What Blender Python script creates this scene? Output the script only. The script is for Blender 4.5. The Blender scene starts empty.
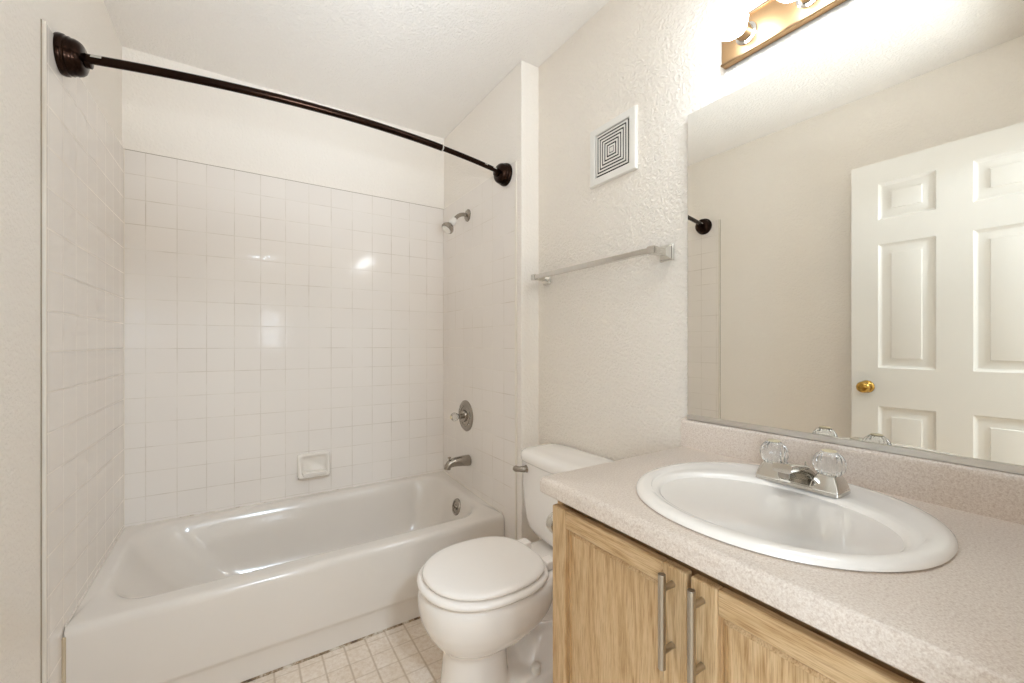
import bpy, bmesh, math, random
from mathutils import Vector, Matrix
random.seed(4)
PI = math.pi
S = bpy.context.scene
COL = S.collection

# ------------------------------------------------------------------ camera
cam_data = bpy.data.cameras.new('camera')
cam = bpy.data.objects.new('camera', cam_data)
COL.objects.link(cam)
cam.location = (0.4326, -2.405, 1.1588)
cam.rotation_euler = (math.radians(90), 0, math.radians(-32.81))
cam_data.sensor_width = 36.0
cam_data.lens = 416.28 / 1024 * 36.0
cam_data.shift_y = 2.74 / 1024
cam_data.clip_start = 0.01
S.camera = cam

# ------------------------------------------------------------------ world, lights, exposure
S.view_settings.view_transform = 'Standard'
S.view_settings.look = 'None'
S.view_settings.gamma = 1.0
S.view_settings.use_curve_mapping = False
S.view_settings.exposure = 1.34
S.cycles.max_bounces = 14
S.cycles.diffuse_bounces = 9
S.cycles.glossy_bounces = 6
S.cycles.transmission_bounces = 10
S.cycles.sample_clamp_indirect = 6.0
S.cycles.caustics_reflective = False
S.cycles.caustics_refractive = False

world = bpy.data.worlds.new('daylight')
S.world = world
world.use_nodes = True
wn = world.node_tree.nodes['Background']
wn.inputs[0].default_value = (0.80, 0.90, 1.0, 1)
wn.inputs[1].default_value = 4.0

BULB = 12.0                     # emission of the vanity bulbs
ROOM_FILL = 15.0               # added fill near the adjoining room's ceiling (W)
STROBE = 4.2                  # bounced strobe (W)
SIDE_FILL = 29.0               # added fill at that room's windowless left wall (W)

def area_light(name, loc, rot, sx, sy, power, color, spread=180):
    d = bpy.data.lights.new(name, 'AREA')
    d.shape = 'RECTANGLE'; d.size = sx; d.size_y = sy
    d.energy = power; d.color = color; d.spread = math.radians(spread)
    o = bpy.data.objects.new(name, d)
    COL.objects.link(o)
    o.location = loc; o.rotation_euler = rot
    return o
# both are added fill lights, unseen in the bedroom behind the open doorway
area_light('bedroom_ceiling_fill', (0.63, -3.75, 2.36), (math.radians(28), 0, 0), 0.28, 0.28, ROOM_FILL, (0.70, 0.85, 1.0))  # added fill, kept small so the tiles reflect only a spot
area_light('bedroom_side_fill', (-1.46, -3.9, 1.45), (0, math.radians(-90), 0), 1.5, 1.8, SIDE_FILL, (0.69, 0.845, 1.0))  # added soft fill, no window behind it
# photographer's strobe behind the camera, aimed up through the doorway and bounced off the bathroom ceiling
area_light('bounced_strobe', (0.62, -3.0, 1.12), (math.radians(127), 0, math.radians(-10)), 0.5, 0.4, STROBE, (0.80, 0.90, 1.0), 68)

# ------------------------------------------------------------------ dimensions
P = 0.108                       # tile pitch
W = 1.477                       # alcove width
XM = 1.579                      # wall with the mirror
YA = -0.853                     # end of the alcove wall
YB = -2.375                     # wall with the doorway
H = 2.44
ZT = 1.997                      # top of the tiles
TP = 0.007                      # tile thickness
CTOP = 0.848                    # countertop

# ------------------------------------------------------------------ materials
def s2l(c):
    return tuple(((v / 255) / 12.92 if v / 255 <= 0.04045 else ((v / 255 + 0.055) / 1.055) ** 2.4) for v in c)

class NT:
    def __init__(self, name):
        self.m = bpy.data.materials.new(name); self.m.use_nodes = True
        self.t = self.m.node_tree; self.b = self.t.nodes['Principled BSDF']
    def n(self, typ, **kw):
        o = self.t.nodes.new(typ)
        for k, v in kw.items():
            if k.startswith('i_'):
                o.inputs[k[2:]].default_value = v
            else: setattr(o, k, v)
        return o
    def l(self, a, b): self.t.links.new(a, b)
    def math(self, op, a, b=None, c=None):
        o = self.n('ShaderNodeMath', operation=op)
        for i, v in enumerate((a, b, c)):
            if v is None: continue
            if hasattr(v, 'is_linked') or hasattr(v, 'links'): self.l(v, o.inputs[i])
            else: o.inputs[i].default_value = v
        return o.outputs[0]
    def mix(self, fac, c1, c2, blend='MIX'):
        o = self.n('ShaderNodeMix', data_type='RGBA', blend_type=blend)
        for sock, v in ((o.inputs[0], fac), (o.inputs[6], c1), (o.inputs[7], c2)):
            if hasattr(v, 'links'): self.l(v, sock)
            elif isinstance(v, (int, float)): sock.default_value = v
            else: sock.default_value = (*v, 1) if len(v) == 3 else v
        return o.outputs[2]
    def ramp(self, fac, stops):
        o = self.n('ShaderNodeValToRGB')
        e = o.color_ramp.elements
        while len(e) < len(stops): e.new(0.5)
        for el, (p, c) in zip(e, stops):
            el.position = p; el.color = (*c, 1)
        self.l(fac, o.inputs[0]); return o.outputs[0]
    def noise(self, vec, scale, detail=3, rough=0.55, dist=0.0):
        o = self.n('ShaderNodeTexNoise')
        o.inputs['Scale'].default_value = scale; o.inputs['Detail'].default_value = detail
        o.inputs['Roughness'].default_value = rough; o.inputs['Distortion'].default_value = dist
        if vec is not None: self.l(vec, o.inputs['Vector'])
        return o.outputs['Fac']
    def pos(self):
        return self.n('ShaderNodeNewGeometry').outputs['Position']
    def objpos(self):
        return self.n('ShaderNodeTexCoord').outputs['Object']
    def sep(self, v):
        o = self.n('ShaderNodeSeparateXYZ'); self.l(v, o.inputs[0]); return o.outputs
    def bump(self, height, strength, distance):
        o = self.n('ShaderNodeBump')
        o.inputs['Strength'].default_value = strength; o.inputs['Distance'].default_value = distance
        self.l(height, o.inputs['Height']); self.l(o.outputs[0], self.b.inputs['Normal'])
    def set(self, color=None, rough=None, metal=None, spec=None, coat=None, trans=None, ior=None):
        B = self.b.inputs
        for k, v in (('Base Color', color), ('Roughness', rough), ('Metallic', metal), ('Specular IOR Level', spec),
                     ('Coat Weight', coat), ('Transmission Weight', trans), ('IOR', ior)):
            if v is None: continue
            if hasattr(v, 'links'): self.l(v, B[k])
            elif k == 'Base Color': B[k].default_value = (*v, 1)
            else: B[k].default_value = v
        return self

def plain(name, rgb, rough=0.4, metal=0.0, spec=0.5, coat=0.0, var=0.03):
    t = NT(name); c = s2l(rgb)
    f = t.noise(t.objpos(), 9.0, 3)
    col = t.mix(f, tuple(v * (1 - var) for v in c), tuple(min(1, v * (1 + var)) for v in c))
    t.set(color=col, rough=rough, metal=metal, spec=spec, coat=coat)
    return t.m

def paint(name, rgb, scale, strength, dist=0.004, rough=0.55):
    t = NT(name); c = s2l(rgb); p = t.pos()
    f = t.noise(p, 1.6, 2)
    t.set(color=t.mix(f, tuple(v * 0.985 for v in c), tuple(min(1, v * 1.015) for v in c)), rough=rough, spec=0.3)
    h = t.noise(p, scale, 3, 0.5, 0.4)
    h = t.ramp(h, [(0.40, (0, 0, 0)), (0.62, (1, 1, 1))])
    t.bump(h, strength, dist)
    return t.m

def tile_mat(name, axis, off):
    t = NT(name); p = t.pos(); x = t.sep(p)
    a = x['XYZ'.index(axis)]; z = x[2]
    ua = t.math('DIVIDE', t.math('SUBTRACT', a, off), P)
    uz = t.math('DIVIDE', t.math('SUBTRACT', z, 1.1395), P)
    def edge(u):
        f = t.math('FRACT', u)
        return t.math('MULTIPLY', t.math('MINIMUM', f, t.math('SUBTRACT', 1.0, f)), P)
    d = t.math('MINIMUM', edge(ua), edge(uz))
    mr = t.n('ShaderNodeMapRange', interpolation_type='SMOOTHSTEP')
    mr.inputs[1].default_value = 0.0008; mr.inputs[2].default_value = 0.0024
    mr.inputs[3].default_value = 1.0; mr.inputs[4].default_value = 0.0
    t.l(d, mr.inputs[0]); g = mr.outputs[0]
    dirt = t.ramp(t.noise(p, 5.0, 4, 0.65), [(0.42, s2l((231, 225, 217))), (0.74, s2l((200, 190, 177)))])
    cell = t.n('ShaderNodeCombineXYZ')
    t.l(t.math('FLOOR', ua), cell.inputs[0]); t.l(t.math('FLOOR', uz), cell.inputs[1])
    wn_ = t.n('ShaderNodeTexWhiteNoise'); t.l(cell.outputs[0], wn_.inputs['Vector'])
    tile = t.mix(wn_.outputs['Value'], s2l((236, 230, 224)), s2l((238, 232, 226)))
    t.set(color=t.mix(g, tile, dirt), rough=t.mix(g, (0.075,) * 3, (0.6,) * 3), spec=0.26)
    # slight cushion edge, waviness and grout recess
    mr2 = t.n('ShaderNodeMapRange', interpolation_type='SMOOTHSTEP')
    mr2.inputs[1].default_value = 0.0006; mr2.inputs[2].default_value = 0.0075
    t.l(d, mr2.inputs[0])
    hgt = t.math('ADD', mr2.outputs[0], t.math('MULTIPLY', t.noise(p, 14.0, 1), 0.9))
    t.bump(hgt, 0.13, 0.0009)
    return t.m

def floor_mat():
    t = NT('floor_vinyl'); p = t.pos(); x = t.sep(p)
    Q = 0.0775
    def cells(a, off): return t.math('DIVIDE', t.math('SUBTRACT', a, off), Q)
    ux, uy = cells(x[0], 0.600), cells(x[1], -0.745)
    def edge(u):
        f = t.math('FRACT', u)
        return t.math('MULTIPLY', t.math('MINIMUM', f, t.math('SUBTRACT', 1.0, f)), Q)
    def line(d, w0, w1):
        mr = t.n('ShaderNodeMapRange', interpolation_type='SMOOTHSTEP')
        mr.inputs[1].default_value = w0; mr.inputs[2].default_value = w1
        mr.inputs[3].default_value = 1; mr.inputs[4].default_value = 0
        t.l(d, mr.inputs[0]); return mr.outputs[0]
    g = t.math('MAXIMUM', line(edge(ux), 0.0010, 0.0052), t.math('MULTIPLY', line(edge(uy), 0.0008, 0.0045), 0.7))
    cell = t.n('ShaderNodeCombineXYZ')
    t.l(t.math('FLOOR', ux), cell.inputs[0]); t.l(t.math('FLOOR', uy), cell.inputs[1])
    wn_ = t.n('ShaderNodeTexWhiteNoise'); t.l(cell.outputs[0], wn_.inputs['Vector'])
    base = t.mix(wn_.outputs['Value'], s2l((236, 224, 211)), s2l((226, 211, 194)))
    mott = t.ramp(t.noise(p, 60, 5, 0.7), [(0.38, s2l((205, 185, 162))), (0.58, s2l((240, 230, 220)))])
    base = t.mix(0.45, base, mott)
    stain = t.ramp(t.noise(p, 7, 3), [(0.45, (0, 0, 0)), (0.7, (1, 1, 1))])
    base = t.mix(t.math('MULTIPLY', stain, 0.25), base, s2l((202, 177, 142)))
    gc = t.mix(t.noise(p, 16, 4), s2l((190, 166, 135)), s2l((150, 125, 92)))
    t.set(color=t.mix(t.math('MULTIPLY', g, 0.55), base, gc), rough=0.35)
    t.bump(t.math('SUBTRACT', 1.0, g), 0.3, 0.001)
    return t.m

def counter_mat():
    t = NT('speckled_laminate'); p = t.pos()
    a = t.ramp(t.noise(p, 230, 4, 0.7), [(0.33, s2l((186, 166, 152))), (0.50, s2l((229, 218, 207))), (0.68, s2l((245, 238, 230)))])
    b = t.ramp(t.noise(p, 420, 2, 0.6), [(0.42, s2l((192, 173, 158))), (0.60, s2l((230, 219, 209)))])
    t.set(color=t.mix(0.28, t.mix(0.45, a, b), s2l((219, 206, 194))), rough=0.33, spec=0.45)
    return t.m

def oak_mat(name, axis):
    t = NT(name); p = t.pos()
    info = t.n('ShaderNodeObjectInfo')
    mp = t.n('ShaderNodeMapping')
    sc = {'z': (150, 150, 6.5), 'y': (150, 6.5, 150)}[axis]
    mp.inputs['Scale'].default_value = sc
    cmb = t.n('ShaderNodeVectorMath', operation='ADD'); t.l(p, cmb.inputs[0])
    sc2 = t.n('ShaderNodeVectorMath', operation='SCALE'); sc2.inputs[0].default_value = (3.1, 1.7, 2.3)
    t.l(info.outputs['Random'], sc2.inputs['Scale']); t.l(sc2.outputs[0], cmb.inputs[1])
    t.l(cmb.outputs[0], mp.inputs['Vector'])
    fine = t.noise(mp.outputs[0], 3.2, 5, 0.65)
    mp2 = t.n('ShaderNodeMapping')
    mp2.inputs['Scale'].default_value = {'z': (9, 9, 1.0), 'y': (9, 1.0, 9)}[axis]
    t.l(cmb.outputs[0], mp2.inputs['Vector'])
    big = t.noise(mp2.outputs[0], 1.5, 2, 0.5, 0.2)
    rings = t.math('FRACT', t.math('MULTIPLY', big, 9.0))
    rings = t.math('ABSOLUTE', t.math('SUBTRACT', rings, 0.5))
    pore = t.ramp(fine, [(0.37, s2l((156, 119, 77))), (0.50, s2l((198, 166, 122))), (0.68, s2l((216, 188, 149)))])
    ringc = t.ramp(rings, [(0.05, s2l((170, 133, 90))), (0.22, s2l((206, 172, 132))), (0.5, s2l((217, 189, 151)))])
    t.set(color=t.mix(0.36, pore, ringc), rough=0.42, spec=0.4)
    t.bump(fine, 0.18, 0.0008)
    return t.m

def metal(name, rgb, rough, brushed=None):
    t = NT(name); c = s2l(rgb)
    f = t.noise(t.objpos(), 12, 2)
    t.set(color=t.mix(f, tuple(v * .96 for v in c), c), rough=rough, metal=1.0)
    if brushed:
        mp = t.n('ShaderNodeMapping'); mp.inputs['Scale'].default_value = brushed
        t.l(t.objpos(), mp.inputs['Vector'])
        t.bump(t.noise(mp.outputs[0], 5, 3), 0.12, 0.0006)
    return t.m

M = {}
M['paint'] = paint('cream_wall_paint', (241, 235, 227), 95, 0.32)
M['paint_rough'] = paint('orange_peel_wall_paint', (240, 232, 221), 108, 0.62)
M['ceiling'] = paint('ceiling_texture', (240, 235, 229), 110, 0.5, rough=0.8)
M['tile_back'] = tile_mat('wall_tile_back', 'X', 0.0714)
M['tile_side'] = tile_mat('wall_tile_side', 'Y', -0.821)
M['floor'] = floor_mat()
M['counter'] = counter_mat()
M['oak_z'] = oak_mat('oak_upright_grain', 'z')
M['oak_y'] = oak_mat('oak_level_grain', 'y')
M['dark_board'] = plain('dark_brown_board', (70, 48, 28), 0.8)  # dark brown for the toe board
M['porcelain'] = plain('white_porcelain', (243, 238, 233), 0.09, coat=0.3, var=0.008)
M['seat'] = plain('white_seat_plastic', (245, 239, 233), 0.2, var=0.01)
M['tub'] = plain('tub_enamel', (223, 216, 208), 0.16, coat=0.15, var=0.015)
M['sink'] = plain('sink_porcelain', (246, 241, 235), 0.12, coat=0.3, var=0.008)
M['ceramic'] = plain('soap_dish_ceramic', (234, 228, 220), 0.14, var=0.01)
M['white'] = plain('white_plastic', (232, 228, 221), 0.35, var=0.015)
M['vent_dark'] = plain('vent_slot_dark', (40, 36, 33), 0.8)
M['door'] = paint('door_paint', (234, 231, 225), 240, 0.12, 0.001, rough=0.38)
M['caulk'] = plain('caulk', (226, 219, 207), 0.5, var=0.03)
def grime():
    t = NT('stained_caulk'); p = t.pos()
    c = t.ramp(t.noise(p, 22, 5, 0.7), [(0.40, s2l((92, 72, 52))), (0.50, s2l((150, 128, 100))), (0.62, s2l((214, 204, 190)))])
    t.set(color=c, rough=0.6); return t.m
M['grime'] = grime()
def faint_grime():
    t = NT('lightly_stained_caulk'); p = t.pos()
    c = t.ramp(t.noise(p, 16, 5, 0.7), [(0.30, s2l((170, 152, 128))), (0.42, s2l((216, 208, 197))), (0.62, s2l((230, 224, 216)))])
    t.set(color=c, rough=0.5); return t.m
M['faint_grime'] = faint_grime()
M['seam'] = plain('seam_and_shadow_line', (150, 136, 117), 0.7, var=0.25)  # dark seam tone, also used for the shadow line painted above the back tiles
M['soft_stain'] = plain('stained_corner_caulk', (196, 180, 154), 0.6, var=0.2)
M['chrome'] = metal('chrome', (215, 212, 206), 0.10)
M['dull_chrome'] = metal('dull_chrome', (168, 160, 150), 0.22)
M['nickel'] = metal('brushed_nickel', (190, 182, 170), 0.28, (4, 4, 120))
M['light_bar'] = metal('nickel_warm_reflection', (176, 142, 104), 0.38, (120, 4, 120))  # brushed nickel with a warm reflection put into its colour
M['light_edge'] = metal('light_bar_edge', (150, 122, 92), 0.3)
M['bronze'] = metal('oil_rubbed_bronze', (44, 31, 25), 0.22)
M['brass'] = metal('brass', (196, 158, 84), 0.14)
M['mirror'] = metal('mirror_glass', (247, 245, 238), 0.0)
M['mirror_edge'] = metal('mirror_edge', (120, 112, 100), 0.25)
M['channel'] = metal('mirror_channel', (222, 218, 212), 0.42)
def acrylic():
    t = NT('clear_acrylic'); f = t.noise(t.objpos(), 30, 2)
    t.set(color=t.mix(f, (0.95, 0.94, 0.91), (0.99, 0.99, 0.98)), rough=0.05, trans=0.84, ior=1.45)
    return t.m
M['acrylic'] = acrylic()
M['cap'] = plain('ivory_cap', (216, 204, 172), 0.35)
def bulb_mat():
    t = NT('glowing_bulb'); f = t.noise(t.objpos(), 8, 1)
    t.set(color=(0.9, 0.88, 0.84), rough=0.1)
    t.l(t.mix(f, (0.83, 0.92, 1.0), (0.84, 0.93, 1.0)), t.b.inputs['Emission Color'])
    t.b.inputs['Emission Strength'].default_value = BULB
    return t.m
M['bulb'] = bulb_mat()
M['sticker'] = plain('white_sticker', (176, 170, 160), 0.5)
def glass():
    t = NT('window_glass'); f = t.noise(t.pos(), 2, 1)
    t.set(color=t.mix(f, (0.97, 0.98, 1), (1, 1, 1)), rough=0.0, trans=1.0, ior=1.02); return t.m
M['glass'] = glass()
M['carpet'] = paint('beige_carpet', (200, 185, 165), 300, 0.6)

# ------------------------------------------------------------------ mesh helpers
class MB:
    def __init__(self): self.v = []; self.f = []
    def quad(self, *pts):
        n = len(self.v); self.v += [tuple(p) for p in pts]; self.f.append(tuple(range(n, n + len(pts)))); return self
    def box(self, x0, x1, y0, y1, z0, z1):
        n = len(self.v)
        self.v += [(x, y, z) for z in (z0, z1) for y in (y0, y1) for x in (x0, x1)]
        for f in ((0, 2, 3, 1), (4, 5, 7, 6), (0, 1, 5, 4), (2, 6, 7, 3), (0, 4, 6, 2), (1, 3, 7, 5)):
            self.f.append(tuple(n + i for i in f))
        return self
    def loft(self, rings, cap0=True, cap1=True, closed=True):
        n = len(self.v); k = len(rings[0])
        for r in rings: self.v += [tuple(p) for p in r]
        for i in range(len(rings) - 1):
            for j in range(k if closed else k - 1):
                a = n + i * k + j; b = n + i * k + (j + 1) % k
                self.f.append((a, b, b + k, a + k))
        if cap0: self.f.append(tuple(n + j for j in reversed(range(k))))
        if cap1: self.f.append(tuple(n + (len(rings) - 1) * k + j for j in range(k)))
        return self
    def lathe(self, origin, axis, prof, seg=32, cap0=True, cap1=True):
        """prof: list of (radius, distance along axis)"""
        ax = Vector(axis).normalized(); o = Vector(origin)
        u = ax.orthogonal().normalized(); w = ax.cross(u)
        rings = []
        for r, d in prof:
            r = max(r, 1e-5)
            rings.append([o + ax * d + (u * math.cos(2 * PI * j / seg) + w * math.sin(2 * PI * j / seg)) * r for j in range(seg)])
        return self.loft(rings, cap0, cap1)
    def tube(self, pts, rad, seg=16):
        pts = [Vector(p) for p in pts]
        if not hasattr(rad, '__len__'): rad = [rad] * len(pts)
        rings = []; up = None
        for i, p in enumerate(pts):
            d = (pts[min(i + 1, len(pts) - 1)] - pts[max(i - 1, 0)]).normalized()
            if up is None: up = d.orthogonal().normalized()
            up = (up - d * up.dot(d)).normalized(); w = d.cross(up)
            rings.append([p + (up * math.cos(2 * PI * j / seg) + w * math.sin(2 * PI * j / seg)) * rad[i] for j in range(seg)])
        return self.loft(rings)
    def build(self, name, mat, parent=None, bevel=0, seg=2, smooth=35, subsurf=0, weld=True):
        me = bpy.data.meshes.new(name); me.from_pydata(self.v, [], self.f)
        bm = bmesh.new(); bm.from_mesh(me)
        if weld: bmesh.ops.remove_doubles(bm, verts=bm.verts, dist=1e-6)
        bmesh.ops.recalc_face_normals(bm, faces=bm.faces)
        bm.to_mesh(me); bm.free()
        o = bpy.data.objects.new(name, me); COL.objects.link(o)
        for m_ in (mat if isinstance(mat, (list, tuple)) else [mat]): me.materials.append(m_)
        if smooth:
            me.shade_smooth()
            me.set_sharp_from_angle(angle=math.radians(smooth))
        if bevel:
            b = o.modifiers.new('bevel', 'BEVEL'); b.width = bevel; b.segments = seg; b.limit_method = 'ANGLE'; b.angle_limit = math.radians(40)
            b.harden_normals = True
        if subsurf:
            s_ = o.modifiers.new('sub', 'SUBSURF'); s_.levels = subsurf; s_.render_levels = subsurf
        if parent is not None:
            o.parent = parent; o.matrix_parent_inverse = Matrix.Translation(parent.location).inverted()
        return o

def tag(o, label=None, cat=None, group=None, kind=None):
    for k, v in (('label', label), ('category', cat), ('group', group), ('kind', kind)):
        if v: o[k] = v
    return o
def thing(name, loc, label, cat, group=None, kind=None):
    o = bpy.data.objects.new(name, None); COL.objects.link(o); o.location = loc
    o.empty_display_size = 0.05
    return tag(o, label, cat, group, kind)
def rrect(cx, cy, hx, hy, r, z, k=8, m=6):
    """rounded rectangle, constant point count"""
    r = min(r, hx * .999, hy * .999); pts = []
    cs = [(cx + hx - r, cy + hy - r, 0), (cx - hx + r, cy + hy - r, 90), (cx - hx + r, cy - hy + r, 180), (cx + hx - r, cy - hy + r, 270)]
    arcs = []
    for (ax, ay, a0) in cs:
        arcs.append([(ax + r * math.cos(math.radians(a0 + 90 * i / k)), ay + r * math.sin(math.radians(a0 + 90 * i / k))) for i in range(k + 1)])
    for i in range(4):
        pts += arcs[i]
        a, b = arcs[i][-1], arcs[(i + 1) % 4][0]
        for j in range(1, m): pts.append((a[0] + (b[0] - a[0]) * j / m, a[1] + (b[1] - a[1]) * j / m))
    return [(x, y, z) for x, y in pts]
def ellipse(cx, cy, ax, ay, z, n=64, e=2.0):
    out = []
    for j in range(n):
        c, s = math.cos(2 * PI * j / n), math.sin(2 * PI * j / n)
        out.append((cx + ax * math.copysign(abs(c) ** (2 / e), c), cy + ay * math.copysign(abs(s) ** (2 / e), s), z))
    return out
def arc_pts(p0, p1, p2, n=12):
    p0, p1, p2 = Vector(p0), Vector(p1), Vector(p2)
    return [p0 * (1 - t) ** 2 + p1 * 2 * t * (1 - t) + p2 * t * t for t in [i / n for i in range(n + 1)]]

# ------------------------------------------------------------------ room shell
def struct(name, mb, mat, label=None, cat=None, **kw):
    o = mb.build(name, mat, **kw); return tag(o, label, cat, kind='structure')

struct('floor', MB().box(-0.1, XM + 0.1, YB - 0.12, 0.1, -0.06, 0.0), M['floor'], 'beige vinyl bathroom floor in a small square tile pattern', 'floor', smooth=0)
struct('ceiling', MB().box(-0.1, XM + 0.1, YB, 0.1, H, H + 0.06), M['ceiling'], 'textured off-white bathroom ceiling', 'ceiling', smooth=0)
struct('wall_left', MB().box(-0.1, -TP, YB - 0.12, 0.1, 0, H), M['paint'], 'cream painted wall at the left beside the tub', 'wall', smooth=0)
struct('wall_back', MB().box(-TP, W + TP, TP, 0.1, 0, H), M['paint'], 'cream painted wall behind the bathtub above the tiles', 'wall', smooth=0)
struct('wall_alcove', MB().box(W + TP, XM + 0.1, YA, 0.1, 0, H), M['paint'], 'short wall at the faucet end of the tub', 'wall', smooth=0, bevel=0.004)
struct('wall_right', MB().box(XM, XM + 0.1, YB - 0.12, YA, 0, H), M['paint_rough'], 'textured cream wall carrying the mirror and towel bar', 'wall', smooth=0)
DX0, DX1, DZ = 0.10, 0.875, 2.06
struct('wall_front', MB().box(-TP, DX0, YB - 0.11, YB, 0, H).box(DX1, XM, YB - 0.11, YB, 0, H).box(DX0, DX1, YB - 0.11, YB, DZ, H),
       M['paint'], 'wall with the open doorway', 'wall', smooth=0)
# tiled surround: three glazed panels
struct('wall_tile_back', MB().box(0, W, 0, TP, 0.33, ZT), M['tile_back'], 'white square tiles on the long wall above the bathtub', 'wall', smooth=0)
YT = -0.8416
struct('wall_tile_left', MB().box(-TP, 0, -0.7, 0.0, 0.33, ZT).box(-TP, 0, YT + 0.006, -0.7, 0, ZT), M['tile_side'], 'white square tiles on the left end of the tub alcove', 'wall', smooth=0)
struct('wall_tile_right', MB().box(W, W + TP, -0.7, 0.0, 0.33, ZT).box(W, W + TP, -0.811, -0.7, 0, ZT), M['tile_side'], 'white square tiles on the faucet end of the tub alcove', 'wall', smooth=0)
# narrow finishing strips along the tile edges
struct('trim_1', MB().box(-TP, 0.002, YT - 0.002, YT + 0.006, 0, ZT), M['caulk'], 'thin white edge strip of the left tiles', 'trim', bevel=0.0015)
struct('trim_2', MB().box(W - 0.002, W + TP, -0.819, -0.811, 0, ZT), M['caulk'], 'thin white edge strip of the right tiles', 'trim', bevel=0.0015)
def seam(name, pts, r, mat, label):
    return struct(name, MB().tube(pts, r, 8), mat, label, 'caulk')
seam('trim_3', [(-TP + .001, YT - 0.0035, z) for z in (0.0, 0.5, 1.0, 1.5, ZT)], 0.0014, M['seam'], 'dark seam beside the left tile edge')
ZR = 0.359
seam('trim_4', [(x, -0.002, ZR + 0.0135) for x in (0.0, .4, .8, 1.2, W)], 0.0035, M['faint_grime'], 'caulk line between tub and back tiles')
seam('trim_5', [(0.0015, y, ZR + 0.001 + 0.026 * (y + .36) / .72) for y in (-0.70, -.5, -.25, 0)], 0.0035, M['faint_grime'], 'caulk line between tub and left tiles')
seam('trim_6', [(W - 0.0015, y, ZR + 0.001 + 0.026 * (y + .36) / .72) for y in (-0.70, -.5, -.25, 0)], 0.003, M['caulk'], 'caulk line between tub and right tiles')
seam('trim_7', [(x, -0.712, 0.002) for x in (0.0, .3, .6, .9, 1.2, W)], 0.0045, M['grime'], 'dark stained seam between tub and floor')
seam('trim_8', [(0.003, -0.722, z) for z in (0.0, 0.1, 0.2, 0.3, 0.325)], 0.005, M['soft_stain'], 'stained caulk down the left front corner of the tub')
seam('trim_9', [(0.0006, 0.0006 - .001, z) for z in (ZR, 1.0, 1.5, ZT)], 0.0022, M['caulk'], 'caulk in the left corner of the tiles')
seam('trim_11', [(x, -0.0004, ZT + 0.0006) for x in (0.0, .5, 1.0, W)], 0.0012, M['seam'], 'thin painted shadow line along the top of the back tiles')  # strip drawn in for the shadow at the tile top edge
# doorway jamb and head
struct('trim_10', MB().box(DX1 - 0.0, DX1 - 0.012, YB - 0.112, YB, 0, DZ).box(DX0, DX0 + 0.012, YB - 0.112, YB, 0, DZ).box(DX0, DX1, YB - 0.112, YB, DZ - 0.012, DZ), M['door'], 'white lining of the doorway', 'trim', smooth=0)

# adjoining bedroom that lights the bathroom through the doorway
BX0, BX1, BY0, BY1 = -1.5, 2.6, -5.6, YB - 0.11
struct('floor_bedroom', MB().box(BX0, BX1, BY0, BY1, -0.06, -0.001), M['carpet'], 'beige carpet of the room behind the doorway', 'floor', smooth=0)
struct('ceiling_bedroom', MB().box(BX0, BX1, BY0, BY1, H, H + 0.06), M['ceiling'], 'ceiling of the room behind the doorway', 'ceiling', smooth=0)
struct('wall_bedroom_left', MB().box(BX0 - 0.1, BX0, BY0, BY1, 0, H), M['paint'], 'left wall of the room behind the doorway', 'wall', smooth=0)
struct('wall_bedroom_right', MB().box(BX1, BX1 + 0.1, BY0, BY1, 0, H), M['paint'], 'right wall of the room behind the doorway', 'wall', smooth=0)
struct('wall_bedroom_front', MB().box(BX0, -0.1, BY1, BY1 + 0.08, 0, H).box(XM + 0.1, BX1, BY1, BY1 + 0.08, 0, H), M['paint'], 'bedroom side of the doorway wall', 'wall', smooth=0)
WX0, WX1, WZ0, WZ1 = 0.66, 0.98, 1.09, 1.72
struct('wall_bedroom_back', MB().box(BX0, WX0, BY0 - 0.1, BY0, 0, H).box(WX1, BX1, BY0 - 0.1, BY0, 0, H)
       .box(WX0, WX1, BY0 - 0.1, BY0, 0, WZ0).box(WX0, WX1, BY0 - 0.1, BY0, WZ1, H), M['paint'], 'far wall of the room behind the doorway', 'wall', smooth=0)
w1 = struct('window_1', MB().box(WX0, WX0 + .025, BY0 - .08, BY0 - .04, WZ0, WZ1).box(WX1 - .025, WX1, BY0 - .08, BY0 - .04, WZ0, WZ1)
            .box(WX0, WX1, BY0 - .08, BY0 - .04, WZ0, WZ0 + .025).box(WX0, WX1, BY0 - .08, BY0 - .04, WZ1 - .025, WZ1)
            .box(WX0, WX1, BY0 - .08, BY0 - .04, 1.39, 1.42), M['white'], 'white sash window of the room behind the doorway', 'window', smooth=0)
MB().box(WX0 + .02, WX1 - .02, BY0 - .064, BY0 - .060, WZ0 + .02, WZ1 - .02).build('pane', M['glass'], w1, smooth=0)

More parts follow.
